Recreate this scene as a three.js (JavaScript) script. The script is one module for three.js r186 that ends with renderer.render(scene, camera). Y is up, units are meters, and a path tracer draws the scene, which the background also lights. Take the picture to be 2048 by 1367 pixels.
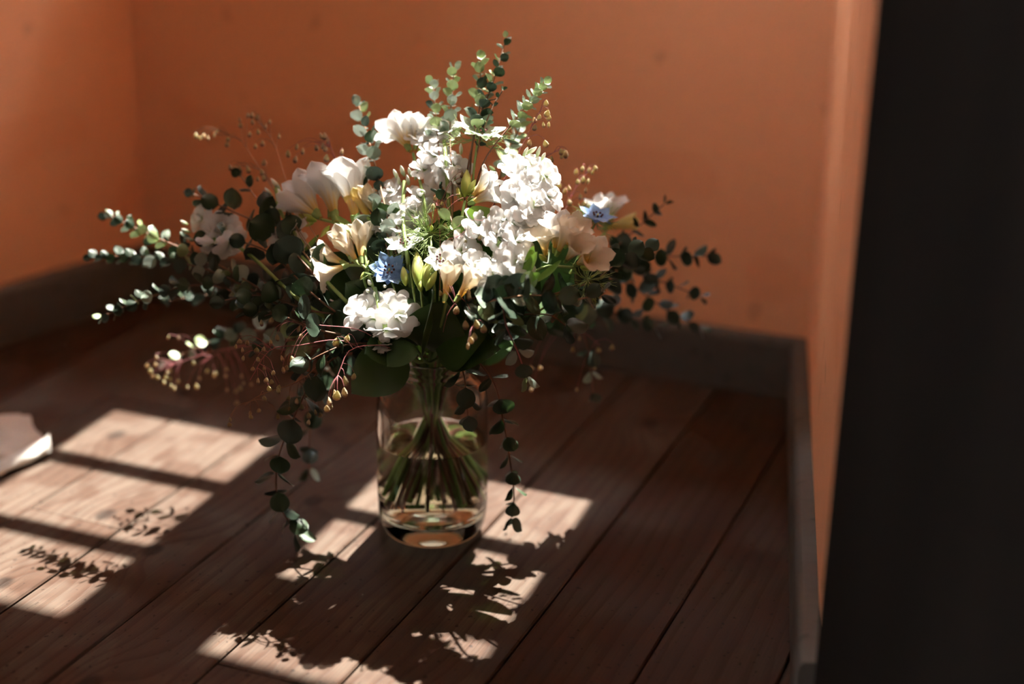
import * as THREE from 'three';
import { mergeGeometries } from 'three/addons/utils/BufferGeometryUtils.js';
import { ImprovedNoise } from 'three/addons/math/ImprovedNoise.js';

// ---------------------------------------------------------------- camera, sky, sun, exposure
const V = (x, y, z) => new THREE.Vector3(x, y, z);
const scene = new THREE.Scene();
const W = 2048, H = 1367, FOCAL = 3080, EYE = V(0, 0.665, 0);
const PITCH = 20.16 * Math.PI / 180, ROLL = 0.79 * Math.PI / 180, YAW = 22.25 * Math.PI / 180;
const yawed = (v) => v.applyAxisAngle(V(0, 1, 0), YAW);
const fwd = yawed(V(0, -Math.sin(PITCH), -Math.cos(PITCH)));
const up0 = yawed(V(0, Math.cos(PITCH), -Math.sin(PITCH))), right0 = yawed(V(1, 0, 0));
const camX = right0.clone().multiplyScalar(Math.cos(ROLL)).addScaledVector(up0, Math.sin(ROLL));
const camY = up0.clone().multiplyScalar(Math.cos(ROLL)).addScaledVector(right0, -Math.sin(ROLL));
const camera = new THREE.PerspectiveCamera(2 * Math.atan(H / 2 / FOCAL) * 180 / Math.PI, W / H, 0.05, 60);
camera.matrixAutoUpdate = false;
camera.matrix.makeBasis(camX, camY, fwd.clone().negate()).setPosition(EYE);
camera.matrix.decompose(camera.position, camera.quaternion, camera.scale);
camera.matrixAutoUpdate = true;
camera.focus = 1.295;
camera.userData.fStop = 1.75;
scene.add(camera);

const SKY = 36.0, SUN = 29, EXPOSURE = 1.28;
scene.background = new THREE.Color().setRGB(0.82 * SKY, 0.92 * SKY, 1.02 * SKY);
const SUN_DRIFT = 0.06, SUN_TAN = Math.tan(60 * Math.PI / 180);
const sun = new THREE.DirectionalLight(new THREE.Color().setRGB(1, 0.93, 0.83), SUN);
sun.position.set(-0.7 - SUN_DRIFT * 3, SUN_TAN * 3, -1.1 - 3);
sun.target.position.set(-0.7, 0, -1.1);
sun.castShadow = true;
Object.assign(sun.shadow.camera, { left: -2.5, right: 2.5, top: 2.5, bottom: -2.5, near: 0.1, far: 12 });
sun.shadow.mapSize.set(4096, 4096);
scene.add(sun, sun.target);
const renderer = new THREE.WebGLRenderer();
renderer.toneMapping = THREE.LinearToneMapping;
renderer.toneMappingExposure = EXPOSURE;
renderer.shadowMap.enabled = true;

// ---------------------------------------------------------------- helpers
let seed = 7;
const rnd = () => { seed = (seed + 0x6D2B79F5) | 0; let t = Math.imul(seed ^ (seed >>> 15), 1 | seed); t = (t + Math.imul(t ^ (t >>> 7), 61 | t)) ^ t; return ((t ^ (t >>> 14)) >>> 0) / 4294967296; };
const rr = (a, b) => a + (b - a) * rnd();
const lerp = (a, b, t) => a + (b - a) * t;
const clamp = (x, a = 0, b = 1) => Math.min(b, Math.max(a, x));
const smooth = (a, b, x) => { const t = clamp((x - a) / (b - a)); return t * t * (3 - 2 * t); };
const noise3 = new ImprovedNoise();
const nz = (x, y, z = 0) => noise3.noise(x + 31.7, y + 12.3, z + 5.1);
const lin = (r, g, b) => new THREE.Color().setRGB(r, g, b);

const names = {};
function numbered(name) { const n = names[name] = (names[name] ?? -1) + 1; return n ? `${name}_${String(n).padStart(3, '0')}` : name; }
function mesh(name, geometry, material, parent) {
  const o = new THREE.Mesh(geometry, material); o.name = name; o.castShadow = o.receiveShadow = true; parent.add(o); return o;
}
function structure(name, geometry, material, label, category = 'room') {
  const o = geometry ? mesh(name, geometry, material, scene) : new THREE.Group();
  if (!geometry) { o.name = name; scene.add(o); }
  o.userData = { kind: 'structure', label, category }; return o;
}
function thing(name, label, category, group) {
  const o = new THREE.Group(); o.name = numbered(name); scene.add(o); o.userData = { label, category };
  if (group) o.userData.group = group;
  return o;
}
// moves a group's origin to the thing's base while its parts stay where they are
function based(o, p) { o.position.copy(p); for (const c of o.children) c.position.sub(p); return o; }
function box(x0, x1, y0, y1, z0, z1) { const g = new THREE.BoxGeometry(x1 - x0, y1 - y0, z1 - z0); g.translate((x0 + x1) / 2, (y0 + y1) / 2, (z0 + z1) / 2); return g; }
function metreUV(g) {   // uv in metres from the dominant axis of each face
  g = g.index ? g.toNonIndexed() : g; const p = g.attributes.position, n = g.attributes.normal, uv = new Float32Array(p.count * 2);
  for (let i = 0; i < p.count; i++) {
    const ax = Math.abs(n.getX(i)), ay = Math.abs(n.getY(i)), az = Math.abs(n.getZ(i));
    if (ay > ax && ay > az) { uv[2 * i] = p.getX(i); uv[2 * i + 1] = p.getZ(i); } else if (ax > az) { uv[2 * i] = p.getZ(i); uv[2 * i + 1] = p.getY(i); } else { uv[2 * i] = p.getX(i); uv[2 * i + 1] = p.getY(i); }
  }
  g.setAttribute('uv', new THREE.BufferAttribute(uv, 2)); return g;
}
function prism(points, y0, y1) {   // plan outline [x, z], extruded upwards
  const s = new THREE.Shape(points.map(([x, z]) => new THREE.Vector2(x, -z)));
  const g = new THREE.ExtrudeGeometry(s, { depth: y1 - y0, bevelEnabled: false }); g.rotateX(-Math.PI / 2); g.translate(0, y0, 0); return metreUV(g);
}
function texture(w, h, f, srgb = false) {
  const a = new Uint8Array(w * h * 4);
  for (let y = 0; y < h; y++) for (let x = 0; x < w; x++) { const c = f((x + 0.5) / w, (y + 0.5) / h), i = 4 * (y * w + x); for (let k = 0; k < 3; k++) { let v = clamp(c[k]); if (srgb) v = v < 0.0031308 ? 12.92 * v : 1.055 * v ** (1 / 2.4) - 0.055; a[i + k] = 255 * v; } a[i + 3] = 255; }
  const t = new THREE.DataTexture(a, w, h); t.magFilter = THREE.LinearFilter; t.minFilter = THREE.LinearMipmapLinearFilter; t.generateMipmaps = true;
  t.wrapS = t.wrapT = THREE.MirroredRepeatWrapping; if (srgb) t.colorSpace = THREE.SRGBColorSpace; t.needsUpdate = true; return t;
}
const std = (o) => new THREE.MeshStandardMaterial({ side: THREE.DoubleSide, ...o });
const thin = (o) => new THREE.MeshPhysicalMaterial({ side: THREE.DoubleSide, thickness: 0, roughness: 0.85, ...o });

// ---------------------------------------------------------------- materials of the room
const wallMap = texture(512, 512, (u, v) => {
  const m = 0.5 + 0.5 * nz(u * 4, v * 4), f = nz(u * 60, v * 60, 3), s = smooth(0.36, 0.5, nz(u * 7, v * 9, 8)), d = smooth(0.5, 0.62, nz(u * 34, v * 22, 17));
  const k = 1 - 0.06 * m + 0.02 * f - 0.025 * s - 0.16 * d; return [0.84 * k, 0.395 * k * (1 - 0.05 * s), 0.20 * k * (1 - 0.08 * s)];
}, true);
const wallBump = texture(512, 512, (u, v) => { const k = 0.5 + 0.3 * nz(u * 9, v * 9, 2) + 0.16 * nz(u * 40, v * 40, 4) - 0.35 * smooth(0.5, 0.6, nz(u * 34, v * 22, 17)); return [k, k, k]; });
const wallPaint = std({ map: wallMap, bumpMap: wallBump, bumpScale: 0.0015, roughness: 0.72 });
const skirtMap = texture(512, 128, (u, v) => { const k = 1 + 0.12 * nz(u * 8, v * 5, 1) + 0.10 * nz(u * 90, v * 6, 2) - 0.35 * smooth(0.42, 0.56, nz(u * 40, v * 10, 6)); return [0.092 * k, 0.076 * k, 0.062 * k]; }, true);
const skirtPaint = new THREE.MeshPhysicalMaterial({ map: skirtMap, roughness: 0.75, specularIntensity: 0.4, side: THREE.DoubleSide });
const darkWood = new THREE.MeshPhysicalMaterial({ side: THREE.DoubleSide, specularIntensity: 0.2, map: texture(128, 512, (u, v) => { const k = 1 + 0.3 * nz(u * 30, v * 3, 2) + 0.2 * nz(u * 4, v * 2, 5); return [0.016 * k, 0.012 * k, 0.009 * k]; }, true), roughness: 0.8 });
const ceilingPaint = std({ color: lin(0.40, 0.34, 0.28), roughness: 0.9 }), roomPlaster = std({ color: lin(0.22, 0.11, 0.07), roughness: 0.9 });
const whitePaint = std({ color: lin(0.72, 0.70, 0.66), roughness: 0.5 });
const windowGlass = new THREE.MeshPhysicalMaterial({ color: 0xffffff, roughness: 0, transmission: 1, thickness: 0, ior: 1.45, side: THREE.DoubleSide });

function woodTextures(k) {
  const knots = [[0.3 + 0.3 * k % 1, 0.22 + 0.17 * k], [0.7 - 0.2 * k, 0.68 + 0.09 * k]];
  const rings = (u, v) => {
    let x = u * 7 + 1.1 * nz(u * 1.5, v * 2.2, k * 9) + 0.25 * nz(u * 5, v * 9, k * 7), d = 9;
    for (const [a, b] of knots) { const q = Math.hypot((u - a) * 0.1045, (v - b) * 0.55) / 0.02; d = Math.min(d, q); x += 2.4 * Math.exp(-q * q * 0.35); }
    return [x, d];
  };
  const shade = (u, v) => {
    const [x, d] = rings(u, v), saw = x - Math.floor(x), late = smooth(0.45, 0.95, saw) * (1 - smooth(0.96, 1, saw));
    const fibre = nz(u * 70, v * 9, k) * 0.5 + nz(u * 150, v * 22, k + 3) * 0.5;
    const worn = smooth(-0.15, 0.35, nz(u * 2.2, v * 12, 20 + k) + 0.5 * nz(u * 7, v * 30, 24 + k)), knot = 1 - smooth(0.25, 0.55, d);
    const speck = smooth(0.52, 0.6, nz(u * 22, v * 130, 40 + k));
    return { late, fibre, worn, knot, speck };
  };
  const map = texture(160, 1280, (u, v) => {
    const { late, fibre, worn, knot, speck } = shade(u, v), t = (1 - 0.20 * late) * (1 + 0.42 * fibre) * (1 - 0.6 * knot) * (1 - 0.55 * speck);
    const p = k < 2 ? 0.42 + 0.58 * worn : worn * 0.35, r = lerp(0.044, 0.082, p), g = lerp(0.019, 0.060, p), b = lerp(0.010, 0.046, p); return [r * t, g * t * (1 - 0.1 * late), b * t * (1 - 0.15 * late)];  // wear, plus light in the colour: sunlit board set paler, shaded set darker
  }, true);
  const relief = texture(160, 1280, (u, v) => { const { late, fibre, knot } = shade(u, v), h = 0.5 + 0.25 * late + 0.22 * fibre + 0.1 * knot; return [h, h, h]; });
  const gloss = texture(160, 1280, (u, v) => { const { worn, fibre } = shade(u, v), h = 0.42 + 0.2 * worn + 0.1 * fibre; return [h, h, h]; });
  return new THREE.MeshPhysicalMaterial({ map, bumpMap: relief, bumpScale: 0.0006, roughnessMap: gloss, roughness: 1.25, specularIntensity: 0.18 });
}
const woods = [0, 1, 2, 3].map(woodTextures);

// ---------------------------------------------------------------- the room: floor, bay walls, window
const floor = structure('floor', null, null, 'worn reddish brown floor of narrow wooden boards', 'floor');
mesh('subfloor', box(-2.32, 1.7, -0.06, -0.024, -1.79, 2.3), std({ color: lin(0.03, 0.02, 0.015), roughness: 1 }), floor);
{
  const PITCHX = 0.1045, X0 = -0.8255;
  const cuts = { [-1]: [-1.057], 0: [-0.60], 1: [-1.47], 2: [-0.894], 3: [-0.68], 4: [-0.52], 5: [-1.55], 6: [-0.62] };
  for (let i = -14; i < 25; i++) {
    const x0 = X0 + i * PITCHX + 0.0008 + (i === 0 ? 0.0012 : 0), x1 = X0 + (i + 1) * PITCHX - 0.0008;
    const marks = [-1.78, ...(cuts[i] ?? [rr(-1.5, -0.5)]), rr(0.4, 0.9), 2.3];
    for (let k = 0; k + 1 < marks.length; k++) {
      const z0 = marks[k] + 0.0009, z1 = marks[k + 1] - 0.0009, b = 0.0015, lift = rr(-0.0008, 0.0006);
      const s = new THREE.Shape(); s.moveTo(x0, -0.022); s.lineTo(x1, -0.022); s.lineTo(x1, -b); s.lineTo(x1 - b, 0); s.lineTo(x0 + b, 0); s.lineTo(x0, -b); s.closePath();
      const g = new THREE.ExtrudeGeometry(s, { depth: z1 - z0, bevelEnabled: false }); g.translate(0, lift, z0);
      const p = g.attributes.position, uv = g.attributes.uv, off = rnd() * 5;
      for (let j = 0; j < p.count; j++) uv.setXY(j, (p.getX(j) - x0) / (x1 - x0) * 0.98 + 0.01, p.getZ(j) / 0.8 + off);
      mesh('board', g, woods[(i > 3 || i < -3 ? 2 : 0) + Math.floor(rnd() * 2)], floor);  // boards in the sun patches paler and more worn, shaded ones painted darker
    }
  }
}
const ZB = -1.65, ZF = -0.975, XL = -1.21, XR = -0.313, SPLAY = 0.2345, CEIL = 2.55;
const xl = (z) => XL - SPLAY * (z - ZB), xr = (z) => XR + SPLAY * (z - ZB);
const OPEN = { x0: -1.11, x1: -0.385, y0: 0.56, y1: 1.53 };
{
  const s = new THREE.Shape(); s.moveTo(XL - 0.2, -0.02); s.lineTo(XR + 0.2, -0.02); s.lineTo(XR + 0.2, CEIL + 0.1); s.lineTo(XL - 0.2, CEIL + 0.1); s.closePath();
  const h = new THREE.Path(); h.moveTo(OPEN.x0, OPEN.y0); h.lineTo(OPEN.x0, OPEN.y1); h.lineTo(OPEN.x1, OPEN.y1); h.lineTo(OPEN.x1, OPEN.y0); h.closePath(); s.holes.push(h);
  const g = new THREE.ExtrudeGeometry(s, { depth: 0.14, bevelEnabled: false }); g.translate(0, 0, ZB - 0.14);
  structure('wall_back', metreUV(g), wallPaint, 'terracotta painted wall below the window, behind the bouquet', 'wall');
}
structure('wall_left', prism([[XL, ZB], [XL - 0.02, ZB - 0.14], [-2.32, ZB - 0.14], [-2.32, ZF], [xl(ZF), ZF]], -0.02, CEIL + 0.1), wallPaint, 'splayed terracotta bay wall on the crumpled paper side', 'wall');
structure('wall_right', prism([[XR, ZB], [xr(ZF), ZF], [1.6, ZF], [1.6, ZB - 0.14], [XR + 0.02, ZB - 0.14]], -0.02, CEIL + 0.1), wallPaint, 'splayed terracotta bay wall beside the dark panel', 'wall');
structure('ceiling', box(-2.32, 1.7, CEIL, CEIL + 0.12, ZB - 0.14, 2.3), ceilingPaint, 'white plaster ceiling of the room', 'ceiling');
// dark panelling on the room side of the bay, with a plinth at its foot
const panelR = structure('wall_front_right', null, null, 'near black panelled wall end in front of the bay', 'wall');
mesh('panel', metreUV(box(xr(ZF) - 0.001, 1.6, 0, CEIL, ZF, ZF + 0.02)), darkWood, panelR);
{
  const s = new THREE.Shape(); const r = 0.012; s.moveTo(xr(ZF) - 0.012, 0); s.lineTo(xr(ZF) - 0.012, 0.052 - r); s.quadraticCurveTo(xr(ZF) - 0.012, 0.052, xr(ZF) - 0.012 + r, 0.052); s.lineTo(1.6, 0.058); s.lineTo(1.6, 0); s.closePath();
  const g = new THREE.ExtrudeGeometry(s, { depth: 0.035, bevelEnabled: false }); g.translate(0, 0.0008, ZF + 0.008); mesh('plinth', metreUV(g), darkWood, panelR);
}
const panelL = structure('wall_front_left', null, null, 'near black panelled wall end across the bay', 'wall');
mesh('panel', metreUV(box(-2.2, xl(ZF) + 0.001, 0, CEIL, ZF, ZF + 0.02)), darkWood, panelL);
// the room's own side window, behind and beside the camera
const SIDE = { x: -2.2, z0: -0.35, z1: 1.40, y0: 0.85, y1: 2.45 };
{
  const s = new THREE.Shape(); s.moveTo(ZF, -0.02); s.lineTo(2.3, -0.02); s.lineTo(2.3, CEIL); s.lineTo(ZF, CEIL); s.closePath();
  const h = new THREE.Path(); h.moveTo(SIDE.z0, SIDE.y0); h.lineTo(SIDE.z0, SIDE.y1); h.lineTo(SIDE.z1, SIDE.y1); h.lineTo(SIDE.z1, SIDE.y0); h.closePath(); s.holes.push(h);
  const g = new THREE.ExtrudeGeometry(s, { depth: 0.12, bevelEnabled: false }); g.rotateY(-Math.PI / 2); g.translate(SIDE.x, 0, 0);
  structure('wall_room_left', metreUV(g), roomPlaster, 'plaster side wall of the room with a wide window', 'wall');
  const win = structure('window_2', null, null, 'wide white painted side window of the room', 'window'), X = SIDE.x - 0.06, put = (n, z0, z1, y0, y1, t = 0.05) => mesh(n, box(X - t / 2, X + t / 2, y0, y1, z0, z1), whitePaint, win);
  put('frame', SIDE.z0, SIDE.z0 + 0.05, SIDE.y0, SIDE.y1); put('frame', SIDE.z1 - 0.05, SIDE.z1, SIDE.y0, SIDE.y1); put('frame', SIDE.z0 + 0.05, SIDE.z1 - 0.05, SIDE.y1 - 0.05, SIDE.y1); put('sill', SIDE.z0 + 0.05, SIDE.z1 - 0.05, SIDE.y0, SIDE.y0 + 0.05);
  for (let i = 0; i < 3; i++) { const w = (SIDE.z1 - SIDE.z0 - 0.1) / 3, z0 = SIDE.z0 + 0.05 + i * w; if (i) put('mullion', z0 - 0.02, z0 + 0.02, SIDE.y0 + 0.05, SIDE.y1 - 0.05, 0.04); const g2 = new THREE.PlaneGeometry(w - 0.04, SIDE.y1 - SIDE.y0 - 0.1); g2.rotateY(Math.PI / 2); g2.translate(X, (SIDE.y0 + SIDE.y1) / 2, z0 + w / 2); mesh('pane', g2, windowGlass, win); }
}
structure('wall_room_right', box(1.6, 1.7, -0.02, CEIL, ZF, 2.3), roomPlaster, 'dim plaster wall opposite the side wall', 'wall');
structure('wall_room_rear', box(-2.32, 1.7, -0.02, CEIL, 2.2, 2.3), roomPlaster, 'dim plaster wall facing the window', 'wall');
// baseboards
function baseboard(name, a, b, label) {
  const dir = b.clone().sub(a), L = dir.length(), s = new THREE.Shape(), h = 0.070, t = 0.017;
  s.moveTo(0, 0.001); s.lineTo(t, 0.001); s.lineTo(t, h - 0.010); s.quadraticCurveTo(t - 0.001, h - 0.003, t - 0.005, h - 0.001); s.lineTo(0.0, h); s.closePath();
  const g = new THREE.ExtrudeGeometry(s, { depth: L, bevelEnabled: false, curveSegments: 5 });
  const p = g.attributes.position, uv = g.attributes.uv; for (let i = 0; i < p.count; i++) uv.setXY(i, p.getZ(i) * 1.6, p.getX(i) * 6 + p.getY(i) * 8);
  const zA = dir.clone().normalize(), yA = V(0, 1, 0), xA = yA.clone().cross(zA); g.applyMatrix4(new THREE.Matrix4().makeBasis(xA, yA, zA).setPosition(a));
  g.computeVertexNormals();
  structure(name, g, skirtPaint, label, 'baseboard');
}
baseboard('baseboard_back', V(XR - 0.001, 0, ZB), V(XL + 0.001, 0, ZB), 'taupe painted baseboard along the wall below the window');
function baseboardSide(name, p0, p1, flip, label) { flip ? baseboard(name, p1, p0, label) : baseboard(name, p0, p1, label); }
baseboardSide('baseboard_left', V(xl(ZB), 0, ZB), V(xl(ZF), 0, ZF), false, 'taupe painted baseboard below the bay wall near the paper');
baseboardSide('baseboard_right', V(xr(ZB), 0, ZB), V(xr(ZF), 0, ZF), true, 'taupe painted baseboard leading to the dark panel');
// the window that lets the sun in
{
  const win = structure('window_1', null, null, 'white painted two light window with small panes above the bay wall', 'window');
  const G = -1.70, put = (name, x0, x1, y0, y1, t, m = whitePaint) => mesh(name, box(x0, x1, y0, y1, G - t / 2, G + t / 2), m, win);
  put('frame', OPEN.x0, -1.075, OPEN.y0, OPEN.y1, 0.06); put('frame', -0.418, OPEN.x1, OPEN.y0, OPEN.y1, 0.06);
  put('frame', -1.075, -0.418, 1.50, OPEN.y1, 0.06); put('sill', -1.075, -0.418, OPEN.y0, 0.585, 0.06); put('mullion', -0.778, -0.728, 0.585, 1.50, 0.05);
  mesh('window_stool', box(OPEN.x0, OPEN.x1, OPEN.y0 - 0.02, OPEN.y0 + 0.002, G + 0.03, ZB + 0.012), whitePaint, win);
  for (const [x0, x1] of [[-1.028, -0.820], [-0.685, -0.466]]) {
    const left = x0 < -0.9, o0 = left ? -1.075 : -0.728, o1 = left ? -0.778 : -0.418;
    put('stile', o0, x0, 0.585, 1.50, 0.04); put('stile', x1, o1, 0.585, 1.50, 0.04);
    put('rail', x0, x1, 0.585, 0.673, 0.04); put('rail', x0, x1, 1.447, 1.50, 0.04);
    for (const y of [0.922, 1.171]) put('glazing_bar', x0, x1, y - 0.010, y + 0.010, 0.018);
    for (const [y0, y1] of [[0.673, 0.912], [0.932, 1.161], [1.181, 1.447]]) { const g = new THREE.PlaneGeometry(x1 - x0, y1 - y0); g.translate((x0 + x1) / 2, (y0 + y1) / 2, G); mesh('pane', g, windowGlass, win); }
  }
}
structure('ground', box(-24, 14, -0.7, -0.5, -24, 14), std({ color: lin(0.50, 0.46, 0.40), roughness: 1 }), 'pale gravel outside the window', 'ground');

structure('added_roof', box(-5, 5, 4.13, 4.3, -3.25, -1.79), whitePaint, 'added unseen eave that cuts the high sky above the bay window', 'added_roof');  // eave added out of view to cut the high sky over the bay
// unseen house, added to hide the lower sky from the bay window
{
  const o = thing('added_house', 'added unseen brick house that hides the lower sky from the bay window', 'house'), brick = std({ color: lin(0.16, 0.09, 0.065), roughness: 0.95 }), slate = std({ color: lin(0.06, 0.06, 0.065), roughness: 0.8 });
  mesh('wall', box(-9, 8, -0.5, 8.0, -10, -6.2), brick, o);
  const s = new THREE.Shape(); s.moveTo(-10.2, 8.0); s.lineTo(-8.1, 9.3); s.lineTo(-6.0, 8.0); s.closePath(); const g = new THREE.ExtrudeGeometry(s, { depth: 17, bevelEnabled: false }); g.rotateY(-Math.PI / 2); g.translate(8, 0, 0); mesh('added_roof', g, slate, o);
  for (const x of [-6, -3.2, 0, 3.4, 6]) for (const y of [0.6, 3.2, 5.8]) { const f = mesh('window', box(x - 0.5, x + 0.5, y, y + 1.5, -6.22, -6.16), whitePaint, o); for (const k of [-1, 1]) mesh('pane', box(x + k * 0.23 - 0.19, x + k * 0.23 + 0.19, y + 0.08, y + 1.42, -6.155, -6.15), std({ color: lin(0.03, 0.035, 0.04), roughness: 0.1 }), f); }
  o.userData.kind = 'structure'; based(o, V(-0.5, -0.5, -8));
}

// ---------------------------------------------------------------- places: a pixel and a distance towards the camera from the jar's axis
const JAR = V(-0.5577, 0, -1.1733), toCam = V(-fwd.x, 0, -fwd.z).normalize(), sideways = V(0, 1, 0).cross(toCam);
function at(px, py, d = 0) {
  const v = fwd.clone().addScaledVector(camX, (px - W / 2) / FOCAL).addScaledVector(camY, -(py - H / 2) / FOCAL);
  const t = JAR.clone().addScaledVector(toCam, d).sub(EYE).dot(toCam) / v.dot(toCam); return EYE.clone().addScaledVector(v, t);
}
// the same, kept back from the edge of the sunbeam that the bouquet stands in
function atLit(px, py, d) {
  let p = at(px, py, d), k = d;
  for (let i = 0; i < 3; i++) { const over = p.z + p.y / SUN_TAN - (-0.918 - 0.12 * (p.y - 0.2) - 0.3 * (0.14 - d)); if (over > 0) { k -= over / 0.8; p = at(px, py, k); } }
  return p;
}
const PX = 0.000455;   // metres to a pixel of the photograph at the bouquet

// ---------------------------------------------------------------- the jar and its water
{
  const glass = new THREE.MeshPhysicalMaterial({ color: 0xffffff, roughness: 0.0, transmission: 1, thickness: 0.004, ior: 1.48, attenuationColor: lin(0.82, 0.95, 0.90), attenuationDistance: 0.08, side: THREE.DoubleSide });
  const water = new THREE.MeshPhysicalMaterial({ color: 0xffffff, roughness: 0.0, transmission: 1, thickness: 0.05, ior: 1.33, attenuationColor: lin(0.86, 0.86, 0.62), attenuationDistance: 0.12, side: THREE.DoubleSide });
  const o = thing('glass_jar', 'clear glass screw-top jar of water holding the bouquet on the floor', 'jar');
  const P = (a) => a.map(([r, y]) => new THREE.Vector2(r, y));
  const outer = new THREE.SplineCurve(P([[0.030, 0.0008], [0.038, 0.0012], [0.0445, 0.0045], [0.0490, 0.014], [0.0508, 0.026], [0.0512, 0.045], [0.0512, 0.085], [0.0512, 0.120], [0.0506, 0.132], [0.0475, 0.143], [0.0405, 0.151], [0.0352, 0.155], [0.0335, 0.158]])).getPoints(46);
  const neck = P([[0.0335, 0.1595], [0.0352, 0.1610], [0.0354, 0.1625], [0.0335, 0.1640], [0.0335, 0.1660], [0.0348, 0.1675], [0.0348, 0.1688], [0.0335, 0.1702], [0.0335, 0.1725], [0.0342, 0.1738], [0.0340, 0.1752], [0.0325, 0.1758], [0.0312, 0.1750], [0.0308, 0.1730]]);
  const inner = new THREE.SplineCurve(P([[0.0308, 0.172], [0.0308, 0.158], [0.0325, 0.1535], [0.0375, 0.149], [0.0445, 0.141], [0.0475, 0.131], [0.0482, 0.118], [0.0482, 0.070], [0.0480, 0.036], [0.0465, 0.026], [0.0420, 0.0205], [0.030, 0.0185], [0.012, 0.0195], [0, 0.020]])).getPoints(46);
  const body = new THREE.LatheGeometry([...P([[0, 0.005], [0.012, 0.0045], [0.024, 0.0025]]), ...outer, ...neck, ...inner], 72); mesh('jar_body', body, glass, o);
  const wp = [...P([[0, 0.0199], [0.012, 0.0194], [0.030, 0.0184], [0.0421, 0.0204], [0.0466, 0.0258], [0.0484, 0.036], [0.0486, 0.07], [0.0486, 0.0945], [0.0476, 0.0938], [0.046, 0.0935], [0.02, 0.0934], [0, 0.0934]])];
  o.position.set(JAR.x, 0, JAR.z);
  const w = mesh('jar_water', new THREE.LatheGeometry(wp, 72), water, scene); w.position.set(JAR.x, 0, JAR.z); w.userData = { label: 'clear water filling half of the glass jar', category: 'water' };
}
// tall chest added out of view to keep side window light off the lower bay
{
  const o = thing('added_chest', 'added unseen dark chest of drawers that shades the lower bay from the side window', 'chest'), m = std({ color: lin(0.035, 0.018, 0.012), roughness: 0.5 }), brass = std({ color: lin(0.5, 0.35, 0.12), metalness: 1, roughness: 0.35 });
  const x0 = -1.75, x1 = -0.80, z0 = -0.72, z1 = -0.34, h = 1.24; mesh('body', box(x0, x1, 0.08, h - 0.025, z0, z1), m, o); mesh('top', box(x0 - 0.015, x1 + 0.015, h - 0.025, h, z0 - 0.01, z1 + 0.015), m, o);
  for (const x of [x0 + 0.03, x1 - 0.03]) for (const z of [z0 + 0.03, z1 - 0.03]) mesh('foot', box(x - 0.025, x + 0.025, 0.001, 0.08, z - 0.025, z + 0.025), m, o);
  for (let k = 0; k < 5; k++) { const y = 0.1 + k * 0.22, d = mesh('drawer', box(x0 + 0.03, x1 - 0.03, y, y + 0.205, z1, z1 + 0.015), m, o); for (const x of [x0 + 0.2, x1 - 0.2]) { const g = new THREE.SphereGeometry(0.014, 12, 8); g.translate(x, y + 0.095, z1 + 0.028); mesh('knob', g, brass, d); } }
  based(o, V(-1.275, 0, -0.53));
}
// ---------------------------------------------------------------- plant materials
const stemGreen = std({ color: lin(0.13, 0.22, 0.055), roughness: 0.6 }), stemPale = std({ color: lin(0.25, 0.36, 0.11), roughness: 0.6 });
const stemBrown = std({ color: lin(0.17, 0.085, 0.05), roughness: 0.65 }), stemPink = std({ color: lin(0.36, 0.12, 0.13), roughness: 0.6 }), stemTan = std({ color: lin(0.30, 0.17, 0.10), roughness: 0.65 });
const gumShaded = [[0.034, 0.058, 0.037], [0.046, 0.070, 0.053], [0.030, 0.057, 0.025]].map(([r, g, b]) => thin({ color: lin(r, g, b), transmission: 0.22, roughness: 0.45, specularIntensity: 0.6 }));  // shade put into the colour: the darkened copy of the gum leaf
const gumSunlit = [[0.29, 0.38, 0.30], [0.29, 0.38, 0.17], [0.37, 0.45, 0.39]].map(([r, g, b]) => thin({ color: lin(r, g, b), transmission: 0.3, roughness: 0.5 }));  // sunlight put into the colour: paler copy of the leaf for sunlit sprigs
const broadLeaf = thin({ color: lin(0.045, 0.10, 0.022), transmission: 0.22, roughness: 0.45 }), bladeLeaf = thin({ color: lin(0.20, 0.36, 0.05), transmission: 0.4, roughness: 0.6 });
const white = thin({ color: 0xffffff, vertexColors: true, transmission: 0.45, roughness: 0.8 });
const budSkin = thin({ color: 0xffffff, vertexColors: true, transmission: 0.25, roughness: 0.7 });
const nigellaPetal = { white: thin({ color: lin(0.80, 0.84, 0.80), transmission: 0.35 }), pale: thin({ color: lin(0.60, 0.68, 0.55), transmission: 0.4 }), blue: thin({ color: lin(0.22, 0.38, 0.66), transmission: 0.35 }) };
const thread = thin({ color: lin(0.30, 0.42, 0.13), transmission: 0.25 });
const seedHusk = thin({ color: 0xffffff, vertexColors: true, transmission: 0.5, roughness: 0.7 });
const anther = std({ color: lin(0.10, 0.03, 0.03), roughness: 0.8 });

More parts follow.
